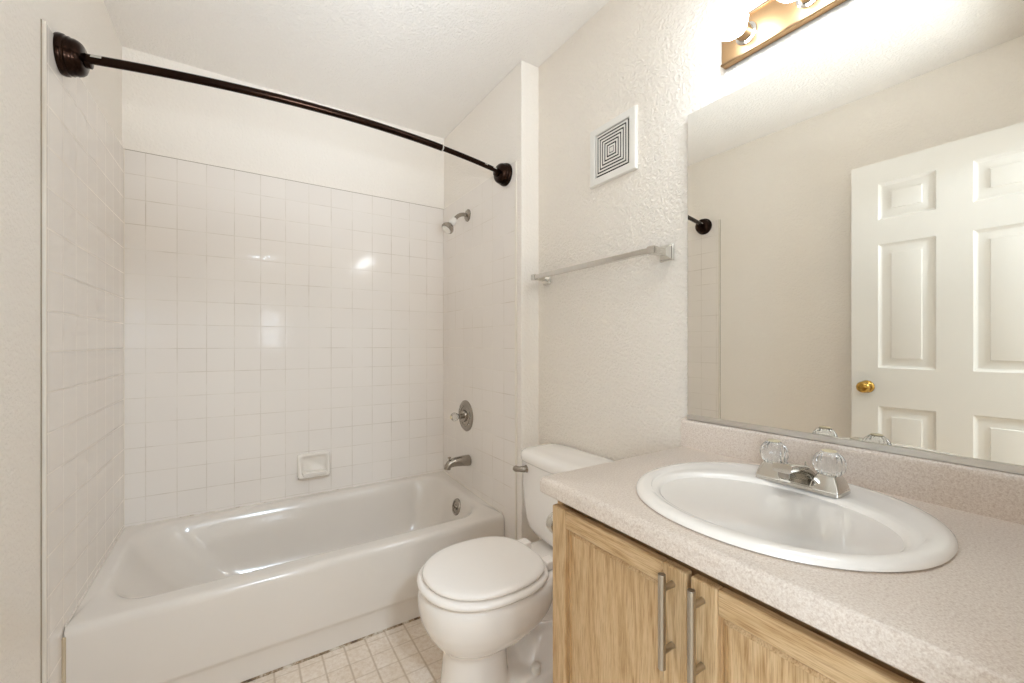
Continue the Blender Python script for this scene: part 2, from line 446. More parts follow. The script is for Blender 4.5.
# ------------------------------------------------------------------ bathtub
def build_tub():
    t = thing('bathtub', (W / 2, -0.36, 0), 'white built-in bathtub filling the tiled alcove', 'bathtub')
    x0, x1, yf, yb = 0.002, W - 0.002, -0.722, -0.002
    def outer(z, dy=0.0, r=0.004):
        # only the front face steps in and out
        return rrect((x0 + x1) / 2, (yf + dy + yb) / 2, (x1 - x0) / 2, (yb - yf - dy) / 2, r, z, 8, 8)
    def inner(z, l, rr_, f, b, r):
        return rrect((l + rr_) / 2, (f + b) / 2, (rr_ - l) / 2, (b - f) / 2, r, z, 8, 8)
    rings = [outer(0.0, 0.012), outer(0.085, 0.012), outer(0.096, 0.008), outer(0.106, 0.001), outer(0.112, 0.0),
             outer(ZR - 0.030, 0.0), outer(ZR - 0.016, 0.002), outer(ZR - 0.006, 0.007), outer(ZR - 0.001, 0.015, .006),
             outer(ZR, 0.024, .006)]
    rings += [inner(ZR + 0.001, 0.035, 1.432, -0.660, -0.030, 0.12),
              inner(ZR, 0.044, 1.424, -0.651, -0.040, 0.135),
              inner(ZR - 0.005, 0.054, 1.415, -0.641, -0.050, 0.145),
              inner(ZR - 0.016, 0.066, 1.407, -0.632, -0.059, 0.15),
              inner(ZR - 0.05, 0.090, 1.396, -0.620, -0.070, 0.155),
              inner(ZR - 0.12, 0.145, 1.378, -0.604, -0.086, 0.155),
              inner(ZR - 0.20, 0.215, 1.358, -0.588, -0.102, 0.15),
              inner(ZR - 0.26, 0.275, 1.338, -0.570, -0.120, 0.15),
              inner(ZR - 0.295, 0.325, 1.305, -0.540, -0.150, 0.14),
              inner(ZR - 0.305, 0.40, 1.25, -0.490, -0.200, 0.12),
              inner(ZR - 0.308, 0.60, 1.1, -0.400, -0.290, 0.05)]
    # the rim falls slightly towards the room
    rings = [[(x, y, z + (z / ZR) * 0.026 * (y + 0.36) / 0.72) for x, y, z in r] for r in rings]
    MB().loft(rings).build('basin', M['tub'], t, smooth=60)
    # overflow plate on the sloped faucet end
    o = Vector((1.393, -0.372, 0.288)); ax = Vector((-1, 0, 0.22)).normalized()
    p = MB().lathe(o, ax, [(0.043, -0.006), (0.043, 0.004), (0.040, 0.009), (0.030, 0.011), (0.029, 0.008), (0.012, 0.009), (0.010, 0.013), (0.0, 0.014)], 36).build('overflow_plate', M['dull_chrome'], t)
    p['label'] = 'round dull chrome overflow plate'
    MB().tube([o + ax * .008, o + ax * .022 + Vector((0, 0, -.004)), o + ax * .026 + Vector((0, 0, -.016))], [.005, .005, .004], 10).build('trip_lever', M['dull_chrome'], p)
    d = MB().lathe((1.20, -0.345, ZR - 0.310), (0, 0, 1), [(0.030, 0), (0.030, 0.004), (0.022, 0.005), (0.020, 0.002), (0, 0.002)], 28).build('drain', M['dull_chrome'], t)
    return t
build_tub()

# ------------------------------------------------------------------ shower fittings
def build_rod():
    t = thing('shower_curtain_rod', (W / 2, -0.78, 1.965), 'dark bronze curved shower rod spanning the tub alcove', 'shower rod')
    y0, sag = -0.737, 0.095
    def pt(x):
        return Vector((x, y0 - sag * (1 - ((x - W / 2) / (W / 2)) ** 2), 1.972 - 0.014 * x / W + 0.009 * (1 - ((x - W / 2) / (W / 2)) ** 2)))
    def seg(a, b, n): return [pt(a + (b - a) * i / n) for i in range(n + 1)]
    MB().tube(seg(0.045, 1.118, 60), 0.0128, 20).build('outer_tube', M['bronze'], t, smooth=50)
    MB().tube(seg(1.10, W - 0.040, 20), 0.0108, 20).build('inner_tube', M['bronze'], t, smooth=50)
    s = MB().tube(seg(1.117, 1.122, 2), 0.0134, 20).build('collar', M['sticker'], t, smooth=50); s['label'] = 'pale ring where the thinner tube slides in'
    prof = [(0.053, 0.0), (0.0545, 0.005), (0.0535, 0.014), (0.0500, 0.017), (0.0505, 0.024), (0.0475, 0.027), (0.0480, 0.034), (0.0450, 0.042),
            (0.0400, 0.048), (0.0330, 0.0515), (0.0200, 0.053), (0.0190, 0.064), (0.0150, 0.066), (0.0, 0.066)]
    MB().lathe(pt(0) + Vector((0, -0.0, 0)), (1, -0.05, 0), prof, 40).build('flange', M['bronze'], t, smooth=50)
    MB().lathe(pt(W), (-1, -0.05, 0), [(r * 0.96, d) for r, d in prof], 40).build('flange', M['bronze'], t, smooth=50)
    def band(a, b, r, arc=(-0.4, 1.1)):
        m = MB(); rings = []
        for i in range(7):
            x = a + (b - a) * i / 6; c = pt(x); d = (pt(x + .01) - pt(x - .01)).normalized()
            u = Vector((0, 0, 1)); u = (u - d * u.dot(d)).normalized(); w = d.cross(u)
            if w.y > 0: w = -w
            rings.append([c + (u * math.sin(th) + w * math.cos(th)) * r for th in [arc[0] + (arc[1] - arc[0]) * k / 10 for k in range(11)]])
        m.loft(rings, False, False, closed=False); return m
    for a, b, r in ((0.070, 0.094, 0.0131), (1.335, 1.352, 0.0111), (1.385, 1.405, 0.0111)):
        st = band(a, b, r, (0.0, 0.9)).build('sticker', M['sticker'], t); st['label'] = 'small white sticker'
build_rod()

def build_shower_head():
    c = Vector((W, -0.335, 1.872))
    t = thing('shower_fixture', c, 'small chrome and white shower head on a bent arm above the tub', 'shower head')
    MB().lathe(c, (-1, 0, 0), [(0.034, 0), (0.033, 0.004), (0.026, 0.010), (0.012, 0.014), (0.0, 0.014)], 32).build('flange', M['dull_chrome'], t)
    pts = [c + Vector((0.0, 0, 0)), c + Vector((-0.03, 0, 0.001))] + arc_pts(c + Vector((-0.032, 0, 0.000)), c + Vector((-0.062, 0, -0.006)), c + Vector((-0.080, 0, -0.036)), 10)
    MB().tube(pts, 0.0105, 16).build('arm', M['dull_chrome'], t)
    e = pts[-1]; ax = Vector((-0.62, 0, -0.78)).normalized()
    MB().lathe(e - ax * .004, ax, [(0.013, 0), (0.016, 0.004), (0.016, 0.016), (0.019, 0.022), (0.019, 0.032), (0.014, 0.036), (0.014, 0.045), (0.0, 0.045)], 24).build('ball_joint', M['white'], t)['label'] = 'white ball joint'
    h = MB().lathe(e + ax * .038, ax, [(0.014, 0), (0.020, 0.004), (0.031, 0.018), (0.034, 0.026), (0.034, 0.036), (0.031, 0.040), (0.0, 0.040)], 32).build('shower_head', M['dull_chrome'], t)
    MB().lathe(e + ax * .0775, ax, [(0.026, 0), (0.026, 0.003), (0.020, 0.004), (0.0, 0.004)], 28).build('spray_face', M['white'], h)
build_shower_head()

def build_valve():
    c = Vector((W, -0.312, 0.760))
    t = thing('shower_valve', c, 'round chrome shower valve plate with a clear knob on the tiles', 'shower valve')
    MB().lathe(c, (-1, 0, 0), [(0.086, 0), (0.086, 0.003), (0.080, 0.008), (0.060, 0.010), (0.058, 0.013), (0.052, 0.013), (0.050, 0.010), (0.034, 0.012), (0.032, 0.022), (0.0, 0.022)], 48).build('escutcheon', M['dull_chrome'], t)
    for a in (0.6, 0.6 + PI):
        q = c + Vector((-0.009, 0.068 * math.cos(a), 0.068 * math.sin(a)))
        MB().lathe(q, (-1, 0, 0), [(0.006, 0), (0.006, 0.002), (0.003, 0.004), (0, 0.004)], 14).build('screw', M['chrome'], t)
    MB().lathe(c, (-1, 0, 0), [(0.014, 0.02), (0.014, 0.046), (0.0, 0.046)], 20).build('stem', M['dull_chrome'], t)
    k = knob_globe(c + Vector((-0.070, 0, 0)), (-1, 0, 0), 0.0245); k.build('knob', M['acrylic'], t, smooth=20)['label'] = 'clear faceted knob'
    MB().lathe(c + Vector((-0.0925, 0, 0)), (-1, 0, 0), [(0.010, 0), (0.010, 0.002), (0, 0.0025)], 18).build('knob_cap', M['cap'], t)
    q = c + Vector((-0.012, 0, -0.032))
def knob_globe(center, axis, R, n=14):
    """faceted acrylic globe: flattened ends, fluted sides"""
    ax = Vector(axis).normalized(); u = ax.orthogonal().normalized(); w = ax.cross(u); c = Vector(center)
    rings = []
    for th in [-62, -50, -32, -14, 6, 26, 44, 58, 66]:
        a = math.radians(th); r = R * math.cos(a); d = R * math.sin(a) * 0.98
        k = 2 * n
        rings.append([c + ax * d + (u * math.cos(2 * PI * j / k) + w * math.sin(2 * PI * j / k)) * r * (1.0 if j % 2 else 0.93) for j in range(k)])
    return MB().loft(rings)
build_valve()

def build_spout():
    c = Vector((W, -0.348, 0.520))
    t = thing('tub_spout', c, 'chrome tub spout sticking out of the tiles below the valve', 'tub spout')
    pts = [(0, 0, 0), (-0.006, 0, 0.0), (-0.04, 0, 0.002), (-0.075, 0, 0.003), (-0.10, 0, 0.001), (-0.118, 0, -0.006), (-0.128, 0, -0.018), (-0.130, 0, -0.030)]
    MB().tube([c + Vector(p) for p in pts], [0.029, 0.030, 0.028, 0.025, 0.023, 0.0205, 0.019, 0.018], 24).build('spout', M['dull_chrome'], t, smooth=60)
    MB().lathe(c + Vector((-0.118, 0, 0.010)), (0, 0, 1), [(0.004, 0), (0.004, 0.016), (0.009, 0.018), (0.009, 0.023), (0.0, 0.026)], 16).build('diverter_knob', M['dull_chrome'], t)
build_spout()

def build_soap_dish():
    x0, x1, z0, z1 = 0.664, 0.820, 0.466, 0.590
    t = thing('soap_dish', ((x0 + x1) / 2, 0, z0), 'white ceramic soap dish set into the back wall tiles', 'soap dish')
    xm, hx = (x0 + x1) / 2, (x1 - x0) / 2
    # frame with hollow: loft in the x-z plane going out of the wall
    def ring(hx_, za, zb, r, y0_, y1_):
        pts = rrect(0, 0, hx_, (zb - za) / 2, r, 0, 5, 4)
        zm = (za + zb) / 2
        return [(xm + p[0], y0_ + (y1_ - y0_) * (0.5 - p[1] / (zb - za)), zm + p[1]) for p in pts]   # y0 at the top, y1 at the bottom
    rings = [ring(hx, z0, z1, .012, -0.0005, -0.0005), ring(hx, z0 + .002, z1, .012, -0.012, -0.030), ring(hx - .004, z0 + .005, z1 - .003, .012, -0.017, -0.046),
             ring(hx - .010, z0 + .010, z1 - .009, .012, -0.0185, -0.050), ring(hx - .016, z0 + .017, z1 - .015, .012, -0.0165, -0.047),
             ring(hx - .022, z0 + .024, z1 - .021, .012, -0.008, -0.020), ring(hx - .03, z0 + .031, z1 - .03, .01, -0.005, -0.006)]
    MB().loft(rings).build('body', M['ceramic'], t, smooth=60)
    m = MB().box(xm - hx + .022, xm + hx - .022, -0.056, -0.012, z0 + 0.016, z0 + 0.034)
    m.build('tray_lip', M['ceramic'], t, bevel=0.003)
    MB().tube([(x0 + .004 + (x1 - x0 - .008) * i / 8, -0.0035, z0 - .0005 + 0.0008 * (i % 2)) for i in range(9)], 0.0035, 8).build('caulk_edge', M['grime'], t)['label'] = 'stained caulk along the bottom edge'
build_soap_dish()

# ------------------------------------------------------------------ toilet
def build_toilet():
    yc = -1.195
    t = thing('toilet', (1.22, yc, 0), 'white two-piece toilet with closed lid between tub and vanity', 'toilet')
    def egg(z, xf, xb, hw, n=40, e=2.15):
        # front is rounder, the back squarer
        out = []
        xm = xf + (xb - xf) * 0.50
        for j in range(n):
            a = 2 * PI * j / n; c, s = math.cos(a), math.sin(a)
            ee = e if c < 0 else e + 0.5
            cx_ = math.copysign(abs(c) ** (2 / ee), c); sy = math.copysign(abs(s) ** (2 / ee), s)
            out.append((xm + (xb - xm) * cx_ if c > 0 else xm + (xm - xf) * cx_, yc + hw * sy, z))
        return out
    b = MB()
    secs = [(0.0, .948, 1.19, .112), (.03, .952, 1.185, .107), (.10, .960, 1.17, .097), (.17, .966, 1.165, .092), (.195, .964, 1.175, .094),
            (.212, .952, 1.21, .110), (.235, .928, 1.26, .138), (.265, .908, 1.30, .160), (.30, .893, 1.325, .176), (.335, .886, 1.335, .184),
            (.365, .885, 1.335, .185), (.383, .890, 1.335, .181), (.391, .897, 1.33, .174)]
    b.loft([egg(*s) for s in secs])
    # deck below the tank
    b.loft([rrect(1.40, yc, .145, w, .05, z, 5, 3) for z, w in ((.27, .07), (.31, .095), (.345, .115), (.378, .12), (.388, .114))])
    # trapway: a thick curved pipe that drops from the deck to the foot
    b.tube([(1.10, yc, .17), (1.20, yc, .215), (1.30, yc, .235), (1.39, yc, .21), (1.43, yc, .13), (1.42, yc, .05)], [.055, .058, .06, .062, .064, .07], 20)
    b.tube([(1.44, yc, .03), (1.44, yc, .30)], [.07, .06], 16)
    # foot with a shelf for the bolts and the bulge of the outlet above it
    b.loft([rrect(cx_, yc, hx, hy, .05, z, 6, 3) for z, cx_, hx, hy in ((0, 1.325, .175, .138), (.05, 1.325, .173, .134), (.078, 1.325, .165, .127), (.090, 1.325, .150, .112))])
    b.loft([rrect(1.345, yc, hx, hy, .045, z, 6, 3) for z, hx, hy in ((.07, .125, .094), (.110, .115, .086), (.140, .095, .070), (.158, .07, .05))])
    b.tube([(1.05, yc, .04), (1.30, yc, .04)], [.06, .07], 16)
    o = b.build('bowl', M['porcelain'], t, smooth=0, weld=False)
    o.data.shade_smooth()
    r = o.modifiers.new('fuse', 'REMESH'); r.mode = 'VOXEL'; r.voxel_size = 0.0065; r.use_smooth_shade = True
    sm = o.modifiers.new('soften', 'SMOOTH'); sm.factor = 0.5; sm.iterations = 14
    # seat ring
    seat_o = lambda z, d: egg(z, .884 + d, 1.305 - d, .190 - d, 64)
    seat_i = lambda z, d: egg(z, .955 - d, 1.245 + d, .118 + d, 64)
    MB().loft([seat_i(.3965, 0), seat_o(.3965, .010), seat_o(.399, .004), seat_o(.404, .0005), seat_o(.410, .001), seat_o(.415, .006), seat_o(.417, .014), seat_i(.417, .004), seat_i(.413, 0), seat_i(.3965, 0)], False, False).build('seat', M['seat'], t, smooth=50)
    lid = lambda z, d: egg(z, .901 + d, 1.293 - d, .176 - d, 64)
    MB().loft([lid(.4195, .010), lid(.4215, .003), lid(.426, 0.0), lid(.431, .001), lid(.4355, .006), lid(.438, .014), lid(.4392, .03), lid(.4402, .08), lid(.4405, .13)]).build('lid', M['seat'], t, smooth=50)
    for s in (-1, 1):
        MB().box(1.290, 1.335, yc + s * .075 - .022, yc + s * .075 + .022, .392, .424).build('hinge', M['seat'], t, bevel=0.006, seg=3)
    # tank: wider at the top, bowed front, rounded bottom corners
    def tk(z, hw, xf, r, xb=1.566):
        pts = rrect((xf + xb) / 2, yc, (xb - xf) / 2, hw, r, z, 8, 10)
        out = []
        for x, y, zz in pts:
            k = max(0, 1 - ((y - yc) / hw) ** 2)
            out.append((x - (0.012 * k if x < (xf + xb) / 2 else 0), y, zz))
        return out
    rings = [tk(.400, .124, 1.425, .05), tk(.404, .144, 1.412, .05), tk(.415, .168, 1.401, .05), tk(.435, .190, 1.395, .05), tk(.465, .204, 1.392, .05),
             tk(.52, .212, 1.389, .05), tk(.60, .218, 1.386, .05), tk(.688, .222, 1.383, .05)]
    MB().loft(rings).build('tank', M['porcelain'], t, smooth=50)
    rings = [tk(.689, .222, 1.383, .05), tk(.692, .219, 1.378, .055), tk(.698, .222, 1.375, .056), tk(.714, .222, 1.375, .056), tk(.724, .220, 1.378, .055), tk(.730, .215, 1.385, .055), tk(.733, .204, 1.392, .05), tk(.7345, .18, 1.43, .04)]
    MB().loft(rings).build('tank_lid', M['porcelain'], t, smooth=50)
    # flush lever on the far end of the tank front
    lv = thing_part = MB().lathe((1.392, yc + .150, .664), (-1, 0, 0), [(0.0175, -.006), (0.0175, .012), (0.014, .017), (0.012, .020), (0.012, .028), (0.0, .03)], 24).build('flush_lever', M['dull_chrome'], t)
    lv['label'] = 'chrome flush lever'
    MB().tube([(1.372, yc + .148, .664), (1.362, yc + .153, .664), (1.352, yc + .164, .663), (1.346, yc + .178, .662), (1.344, yc + .187, .661)], [.0125, .0125, .0105, .0125, .009], 14).build('handle', M['dull_chrome'], lv)
    for s in (-1, 1):
        MB().lathe((1.236, yc + s * .108, .087), (0, 0, 1), [(0.016, 0), (0.016, .014), (0.0145, .022), (0.009, .026), (0, .027)], 24).build('bolt_cap', M['white'], t)
    return t
build_toilet()

# ------------------------------------------------------------------ vanity cabinet
VY0, VY1 = -1.632, YB + 0.003       # far end, near end
XF = 1.060                           # face frame front
def panel_door(name, parent, y_far, y_near, z0, z1):
    """recessed-panel oak door, front face looks towards -x"""
    th, st, rl = 0.019, 0.046, 0.040
    xf, xb = XF - 0.001 - th, XF - 0.001
    ya, yb = y_near, y_far            # ya < yb
    root = MB().box(xf + .0120, xb - .002, ya + st - .004, yb - st + .004, z0 + rl - .004, z1 - rl + .004).build(name, M['oak_z'], parent, smooth=0)
    for s, y0_, y1_ in ((0, ya, ya + st), (1, yb - st, yb)):
        MB().box(xf, xb, y0_, y1_, z0, z1).build('stile', M['oak_z'], root, bevel=0.004, seg=3)
    for z0_, z1_ in ((z0, z0 + rl), (z1 - rl, z1)):
        MB().box(xf + .0005, xb, ya + st - .0005, yb - st + .0005, z0_, z1_).build('rail', M['oak_y'], root, bevel=0.004, seg=3)
    # stepped bead around the panel
    m = MB(); a, b_, c, d = ya + st, yb - st, z0 + rl, z1 - rl; w = .010
    def strip(p0, p1, q0, q1):   # sloped moulding
        m.quad((xf + .0140, *p0), (xf + .0140, *p1), (xf + .006, *q1), (xf + .006, *q0))
        m.quad((xf + .006, *q0), (xf + .006, *q1), (xf + .0135, *q1), (xf + .0135, *q0))
    o_, i_ = [(a - .001, c - .001), (b_ + .001, c - .001), (b_ + .001, d + .001), (a - .001, d + .001)], [(a + w, c + w), (b_ - w, c + w), (b_ - w, d - w), (a + w, d - w)]
    for k in range(4): strip(o_[k], o_[(k + 1) % 4], i_[k], i_[(k + 1) % 4])
    m.build('panel_moulding', M['oak_z'], root, smooth=0)
    return root
def bar_handle(parent, y, zt, zb, zp):
    xb = XF - 0.020
    h = MB().tube([(1.012, y, zb), (1.012, y, zt)], 0.0062, 20).build('handle', M['nickel'], parent, bevel=.0008)
    h['label'] = 'brushed nickel bar handle'
    for z in zp: MB().lathe((xb + .0005, y, z), (-1, 0, 0), [(.0058, 0), (.0052, .002), (.0052, .024)], 14).build('post', M['nickel'], h)
def build_vanity():
    t = thing('vanity_cabinet', (1.3, -2.0, 0), 'light oak vanity cabinet with two doors under the sink', 'cabinet')
    zt = 0.806
    MB().box(XF, XM - .002, VY0 - .018, VY0, 0.0, zt).build('side_panel', M['oak_z'], t, smooth=0)
    MB().box(XF, XM - .002, VY1, VY1 + .018, 0.0, zt).build('side_panel', M['oak_z'], t, smooth=0)
    MB().box(XF + .035, XF + .054, VY1 + .018, VY0 - .018, zt - .085, zt).build('stretcher', M['oak_y'], t, smooth=0)
    MB().box(XF + .05, XF + .066, VY1 + .018, VY0 - .018, 0, .10).build('toe_board', M['dark_board'], t, smooth=0)
    MB().box(XF, XM - .002, VY1 + .018, VY0 - .018, .10, .118).build('bottom_board', M['oak_y'], t, smooth=0)
    d1 = panel_door('door', t, -1.636, -1.9875, 0.125, 0.784)
    bar_handle(d1, -1.962, .780, .624, (.755, .652))
    d2 = panel_door('door', t, -1.9945, -2.346, 0.125, 0.784)
    bar_handle(d2, -2.016, .780, .624, (.755, .652))
build_vanity()

def build_counter():
    t = thing('countertop', (1.3, -1.99, 0.81), 'speckled beige laminate countertop with backsplash on the oak vanity', 'countertop')
    y0, y1 = VY1 - .001, -1.615
    xf, xb = 1.020, XM - .001
    # the slab: front edge rolled over; a hole for the basin is left by building the top as a ring around it
    zb_ = CTOP - 0.040
    cx_, cy_, ax, ay = 1.30, -1.993, .215, .225
    N = 64
    def rect_ring(z, inset=0.0):
        out = []
        x0_, x1_, ya, yb = xf + inset, xb, y0, y1 - inset * .5
        for j in range(N):
            a = 2 * PI * j / N; c, s = math.cos(a), math.sin(a)
            k = min((x1_ - cx_) / c if c > 1e-9 else 1e9, (x0_ - cx_) / c if c < -1e-9 else 1e9, (yb - cy_) / s if s > 1e-9 else 1e9, (ya - cy_) / s if s < -1e-9 else 1e9)
            out.append([cx_ + c * k, cy_ + s * k, z])
        for tx in (x0_, x1_):
            for ty in (ya, yb):
                j = min(range(N), key=lambda q: (out[q][0] - tx) ** 2 + (out[q][1] - ty) ** 2)
                out[j][0], out[j][1] = tx, ty
        return out
    hole = lambda z: ellipse(cx_, cy_, ax, ay, z, N)
    rings = [hole(zb_), rect_ring(zb_, .006), rect_ring(zb_ + .004, .001), rect_ring(zb_ + .012, 0), rect_ring(CTOP - .014, 0), rect_ring(CTOP - .007, .002), rect_ring(CTOP - .002, .007), rect_ring(CTOP, .014), hole(CTOP), hole(zb_)]
    MB().loft(rings, False, False).build('slab', M['counter'], t, smooth=40)
    # backsplash with rounded top edge, profile in x-z swept along y
    prof = [(XM - .001, CTOP - .001), (1.560, CTOP - .001), (1.560, .918), (1.561, .924), (1.564, .929), (1.569, .9315), (XM - .001, .932)]
    MB().loft([[(x, y, z) for x, z in prof] for y in (y0, -1.613)]).build('backsplash', M['counter'], t, smooth=40)
build_counter()

def build_sink():
    t = thing('sink', (1.298, -1.993, CTOP), 'white oval drop-in sink set in the speckled countertop', 'sink')
    def out(d, z): return ellipse(1.298, -1.994, .2405 - d, .251 - d, z, 72, 2.12)
    def inn(k, z, dx=0.0): return ellipse(1.256 + dx, -2.002, .1495 * k, .1935 * k, z, 72, 2.1)
    z = CTOP
    def mixr(f, zz):
        a, b = out(.03, zz), inn(1.10, zz)
        return [(p[0] * (1 - f) + q[0] * f, p[1] * (1 - f) + q[1] * f, zz) for p, q in zip(a, b)]
    rings = [out(.004, z + .0005), out(0, z + .003), out(.001, z + .007), out(.006, z + .0115), out(.014, z + .0135), out(.022, z + .0138),
             mixr(.25, z + .0125), mixr(.45, z + .0105), mixr(.75, z + .0100), inn(1.085, z + .0098), inn(1.055, z + .0085), inn(1.02, z + .004), inn(1.0, z - .003), inn(.975, z - .018),
             inn(.93, z - .05, .002), inn(.85, z - .085, .006), inn(.72, z - .115, .012), inn(.52, z - .135, .018), inn(.28, z - .143, .022), inn(.10, z - .145, .024)]
    # outer underside so that it is a solid shell
    MB().loft(rings).build('basin', M['sink'], t, smooth=60)
    MB().lathe((1.280, -2.002, z - .1455), (0, 0, 1), [(.024, 0), (.024, .0035), (.018, .004), (.015, .001), (0, .001)], 24).build('drain', M['dull_chrome'], t)
build_sink()

def build_faucet():
    zb_ = CTOP + 0.0102
    yc = -1.990; x = 1.435
    t = thing('faucet', (x, yc, zb_), 'chrome sink faucet with two clear acrylic knobs', 'faucet')
    MB().loft([rrect(x, yc, .030, .080, .006, zb_, 4, 3), rrect(x, yc, .030, .080, .006, zb_ + .007, 4, 3), rrect(x, yc, .027, .077, .006, zb_ + .010, 4, 3)]).build('base_plate', M['chrome'], t, smooth=30)
    for s in (-1, 1):
        y = yc + s * .0525
        MB().loft([rrect(x, y, .029, .0265, .004, zb_ + .008, 4, 2), rrect(x, y, .026, .0235, .004, zb_ + .020, 4, 2), rrect(x, y, .019, .0165, .004, zb_ + .036, 4, 2), rrect(x, y, .016, .0135, .004, zb_ + .038, 4, 2)]).build('handle_block', M['chrome'], t, smooth=30)
        MB().lathe((x, y, zb_ + .036), (0, 0, 1), [(.010, 0), (.010, -.002), (.010, .004), (0, .004)], 16).build('stem', M['chrome'], t)
        k = knob_globe((x, y, zb_ + .057), (0, 0, 1), .0285).build('knob', M['acrylic'], t, smooth=20)
        k['label'] = 'clear faceted acrylic knob'
        MB().lathe((x, y, zb_ + .0825), (0, 0, 1), [(.0125, 0), (.0125, .002), (.010, .003), (0, .003)], 24).build('cap', M['cap'], k)['label'] = 'yellowed ivory cap'
    # spout: arched, wide, flat-topped, rectangular mouth
    path = [(1.452, .006), (1.450, .020), (1.440, .031), (1.420, .038), (1.396, .043), (1.372, .047), (1.354, .048)]
    hgt = [.010, .013, .011, .009, .0085, .009, .009]
    wid = [.027, .026, .024, .022, .020, .019, .018]
    rings = []
    for i, (px, pz) in enumerate(path):
        a = path[max(0, i - 1)]; b = path[min(len(path) - 1, i + 1)]
        d = Vector((b[0] - a[0], 0, b[1] - a[1])).normalized(); nrm = Vector((-d.z, 0, d.x))
        if nrm.z < 0: nrm = -nrm
        if i == 0: nrm = Vector((1, 0, 0.0))
        if i == 1: nrm = Vector((.93, 0, .36))
        c = Vector((px, yc, zb_ + pz))
        ring = []
        for (u, v, _) in rrect(0, 0, wid[i], hgt[i], .006, 0, 4, 2):
            ring.append(c + Vector((0, 1, 0)) * u + nrm * v)
        rings.append(ring)
    sp = MB().loft(rings).build('spout', M['chrome'], t, smooth=40)
    MB().lathe((1.364, yc, zb_ + .042), (0, 0, -1), [(.0105, 0), (.0105, .014), (.008, .015), (0, .015)], 20).build('aerator', M['dull_chrome'], sp)
    MB().tube([(1.462, yc, zb_ + .008), (1.462, yc, zb_ + .045)], .0025, 8).build('lift_rod', M['chrome'], t)
build_faucet()

# ------------------------------------------------------------------ mirror, light, wall fittings
def build_mirror():
    ya, yb, z0, z1 = YB + .01, -1.631, 0.940, 1.855
    t = thing('mirror', (XM, (ya + yb) / 2, z0), 'large frameless mirror above the countertop backsplash', 'mirror')
    th = math.tan(math.radians(0.6)); L = yb - ya
    xn, xf_ = XM - .004, XM - .004 - th * L          # far end stands a little off the wall
    m = MB()
    v = [(xn, ya, z0), (xf_, yb, z0), (xf_, yb, z1), (xn, ya, z1), (XM - .0005, ya, z0), (XM - .0005, yb, z0), (XM - .0005, yb, z1), (XM - .0005, ya, z1)]
    m.v = v; m.f = [(0, 1, 2, 3)]
    m.build('glass', M['mirror'], t, smooth=0)
    e = MB(); e.v = v; e.f = [(1, 5, 6, 2), (0, 3, 7, 4), (3, 2, 6, 7), (0, 4, 5, 1), (4, 7, 6, 5)]
    e.build('edge', M['mirror_edge'], t, smooth=0)['label'] = 'dark edge of the mirror glass'
    c = MB()
    pr = [(XM - .001, z0 - .0075), (None, z0 - .0075)]
    def sec(y, xg): return [(XM - .001, y, z0 - .0075), (xg - .005, y, z0 - .0075), (xg - .005, y, z0 + .006), (xg - .002, y, z0 + .006), (xg - .002, y, z0 - .0005), (XM - .001, y, z0 - .0005)]
    c.loft([sec(ya, xn), sec(yb, xf_)]).build('bottom_channel', M['channel'], t, smooth=0)['label'] = 'metal channel along the bottom edge'
build_mirror()

def build_vanity_light():
    ya, yb, z0, z1 = -2.325, -1.742, 1.934, 2.036
    t = thing('vanity_light', (XM, (ya + yb) / 2, 1.985), 'satin metal bar light with globe bulbs above the mirror', 'light')
    MB().box(1.558, XM - .0005, ya, yb, z0, z1).build('back_plate', M['light_bar'], t, bevel=0.003)
    MB().box(1.5535, 1.5585, ya + .000, yb - .000, z0, z0 + .006).box(1.5535, 1.5585, ya, yb, z1 - .006, z1).build('edge_trim', M['light_edge'], t, bevel=0.0015)
    for i in range(4):
        y = -1.812 - i * .1465; c = Vector((1.558, y, 1.985))
        MB().lathe(c, (-1, 0, 0), [(.027, 0), (.027, .004), (.021, .006), (.020, .030), (.021, .036), (.017, .037)], 28, True, True).build('socket', M['chrome'], t)
        prof = [(.0135, .030), (.0145, .038)]
        R = .0415; cc = .079
        for a in range(-68, 91, 8):
            prof.append((R * math.cos(math.radians(a)), cc + R * math.sin(math.radians(a))))
        MB().lathe(c, (-1, 0, 0), prof, 32).build('bulb', M['bulb'], t, smooth=60)
build_vanity_light()

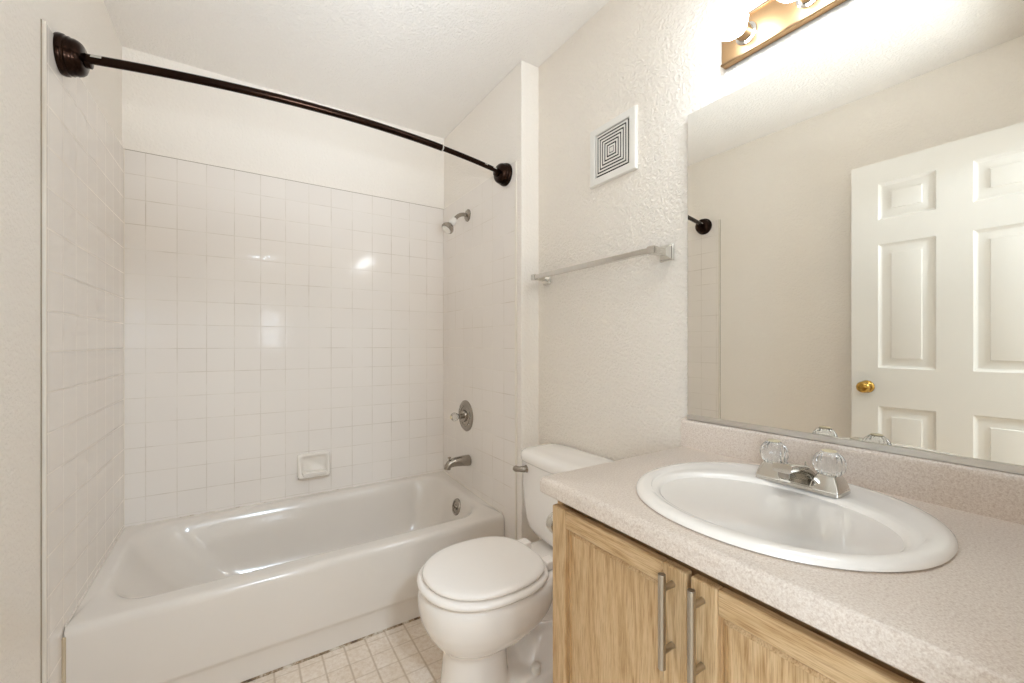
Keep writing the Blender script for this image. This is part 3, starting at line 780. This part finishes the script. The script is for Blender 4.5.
def build_vent():
    ya, yb, z0, z1 = -1.432, -1.2045, 1.765, 1.985
    t = thing('exhaust_vent', (XM, (ya + yb) / 2, (z0 + z1) / 2), 'white square exhaust fan grille on the textured wall', 'vent')
    ym, zm, hy, hz = (ya + yb) / 2, (z0 + z1) / 2, (yb - ya) / 2, (z1 - z0) / 2
    # dark backing and concentric square slats
    MB().box(XM - .003, XM - .0005, ym - hy * .8, ym + hy * .8, zm - hz * .8, zm + hz * .8).build('backing', M['vent_dark'], t, smooth=0)
    def frame(oy, oz, iy, iz, x0, x1):
        m = MB()
        m.box(x0, x1, ym - oy, ym + oy, zm + iz, zm + oz).box(x0, x1, ym - oy, ym + oy, zm - oz, zm - iz)
        m.box(x0, x1, ym - oy, ym - iy, zm - iz, zm + iz).box(x0, x1, ym + iy, ym + oy, zm - iz, zm + iz)
        return m
    fy, fz = hy * .735, hz * .735
    def ring4(oy, oz, x): return [(x, ym - oy, zm - oz), (x, ym + oy, zm - oz), (x, ym + oy, zm + oz), (x, ym - oy, zm + oz)]
    MB().loft([ring4(hy, hz, XM - .0005), ring4(hy, hz, XM - .008), ring4(hy - .004, hz - .004, XM - .013), ring4(fy + .004, fz + .004, XM - .014), ring4(fy, fz, XM - .012), ring4(fy, fz, XM - .004)], False, False).build('frame', M['white'], t, smooth=20)
    n = 7
    for k in range(n - 1):
        o_ = 1 - (k + 0.50) / n; i_ = 1 - (k + 1.0) / n
        frame(fy * o_, fz * o_, fy * i_, fz * i_, XM - .0125, XM - .0105).build('slat', M['white'], t, smooth=0)
    MB().box(XM - .0125, XM - .0105, ym - fy * .10, ym + fy * .10, zm - fz * .10, zm + fz * .10).build('centre_plate', M['white'], t, smooth=0)
build_vent()

def build_towel_bar():
    t = thing('towel_bar', (XM, -1.25, 1.45), 'square chrome towel bar on the wall above the toilet', 'towel bar')
    z = 1.452
    for y in (-1.550, -0.922):
        m = MB()
        def sq(h, x, dz=0.0, w=None): return [(x, y - h, z - (w or h) + dz), (x, y + h, z - (w or h) + dz), (x, y + h, z + (w or h) + dz), (x, y - h, z + (w or h) + dz)]
        m.loft([sq(.026, XM - .0005), sq(.026, XM - .005), sq(.022, XM - .007), sq(.022, XM - .010), sq(.012, XM - .024), sq(.0105, XM - .060), sq(.0125, XM - .062), sq(.0125, XM - .084)])
        m.build('bracket', M['chrome'], t, smooth=15, bevel=.001)
    MB().box(XM - .082, XM - .064, -1.550 + .012, -0.922 - .012, z - .009, z + .009).build('bar', M['chrome'], t, bevel=.0015)
build_towel_bar()

def build_tp_holder():
    t = thing('toilet_paper_holder', (1.18, VY0, 0.70), 'chrome toilet paper holder peeking out behind the vanity beside the toilet', 'paper holder')
    for x in (1.10, 1.26):
        MB().lathe((x, VY0 + .0005, .705), (0, 1, 0), [(.024, 0), (.024, .005), (.019, .009), (.012, .012), (.011, .040), (.024, .044), (.027, .050), (.027, .062), (.022, .069), (0, .070)], 24).build('post', M['chrome'], t)
    MB().tube([(1.10, VY0 + .058, .705), (1.115, VY0 + .058, .705), (1.116, VY0 + .058, .705), (1.244, VY0 + .058, .705), (1.245, VY0 + .058, .705), (1.26, VY0 + .058, .705)], [.006, .006, .011, .011, .006, .006], 20).build('roller', M['white'], t)
build_tp_holder()

# ------------------------------------------------------------------ open six-panel door against the left wall
def build_door():
    y_far, y_near = -1.591, -2.318
    xf, xb = 0.100, 0.065                       # face looks to +x
    zb_, zt = 0.012, 2.045
    t = thing('door_1', ((xf + xb) / 2, y_near, zb_), 'white six-panel door standing open against the left wall', 'door', kind='structure')
    Wd = y_far - y_near
    st, mul = 0.105, 0.112
    pw = (Wd - 2 * st - mul) / 2
    cols = [(y_far - st - pw, y_far - st), (y_near + st, y_near + st + pw)]
    rows = [(1.763, 1.940), (1.043, 1.645), (0.245, 0.858)]
    ys = sorted({y_near, y_far, *[v for c in cols for v in c]}); zs = sorted({zb_, zt, *[v for r in rows for v in r]})
    m = MB()
    for i in range(len(ys) - 1):
        for j in range(len(zs) - 1):
            a, b, c, d = ys[i], ys[i + 1], zs[j], zs[j + 1]
            if any(abs(a - q[0]) < 1e-6 for q in cols) and any(abs(c - r[0]) < 1e-6 for r in rows):
                # moulded panel: groove then raised field
                def rg(ins, dep): return [(xf - dep, a + ins, c + ins), (xf - dep, b - ins, c + ins), (xf - dep, b - ins, d - ins), (xf - dep, a + ins, d - ins)]
                m.loft([rg(0, 0), rg(.007, .008), rg(.013, .011), rg(.018, .011), rg(.046, .0055), rg(.049, .0015), rg(.051, .001)], False, True)
            else:
                m.quad((xf, a, c), (xf, b, c), (xf, b, d), (xf, a, d))
    n = len(m.v)
    m.quad((xb, y_near, zb_), (xb, y_far, zb_), (xb, y_far, zt), (xb, y_near, zt))
    m.quad((xf, y_far, zb_), (xb, y_far, zb_), (xb, y_far, zt), (xf, y_far, zt)); m.quad((xf, y_near, zb_), (xb, y_near, zb_), (xb, y_near, zt), (xf, y_near, zt))
    m.quad((xf, y_near, zt), (xf, y_far, zt), (xb, y_far, zt), (xb, y_near, zt)); m.quad((xf, y_near, zb_), (xf, y_far, zb_), (xb, y_far, zb_), (xb, y_near, zb_))
    m.build('leaf', M['door'], t, smooth=20)
    ky, kz = y_far - .062, 0.949
    k = MB().lathe((xf - .001, ky, kz), (1, 0, 0), [(.031, 0), (.031, .004), (.027, .009), (.014, .012), (.012, .028), (.018, .034), (.026, .044), (.028, .054), (.025, .064), (.014, .069), (.0, .070)], 32).build('knob', M['brass'], t, smooth=50)
    k['label'] = 'brass door knob'
    MB().lathe((xf + .0685, ky, kz), (1, 0, 0), [(.006, 0), (.006, .003), (0, .0035)], 14).build('privacy_button', M['brass'], k)
    MB().box(xb + .006, xf - .006, y_far - .002, y_far + .002, kz - .028, kz + .028).build('latch_plate', M['brass'], t, smooth=0)
    for z in (.25, 1.05, 1.85):
        MB().tube([(xb - .006, y_near - .006, z - .045), (xb - .006, y_near - .006, z + .045)], .006, 12).box(xb - .006, xb - .003, y_near - .004, y_near + .03, z - .044, z + .044).build('hinge', M['brass'], t)
build_door()
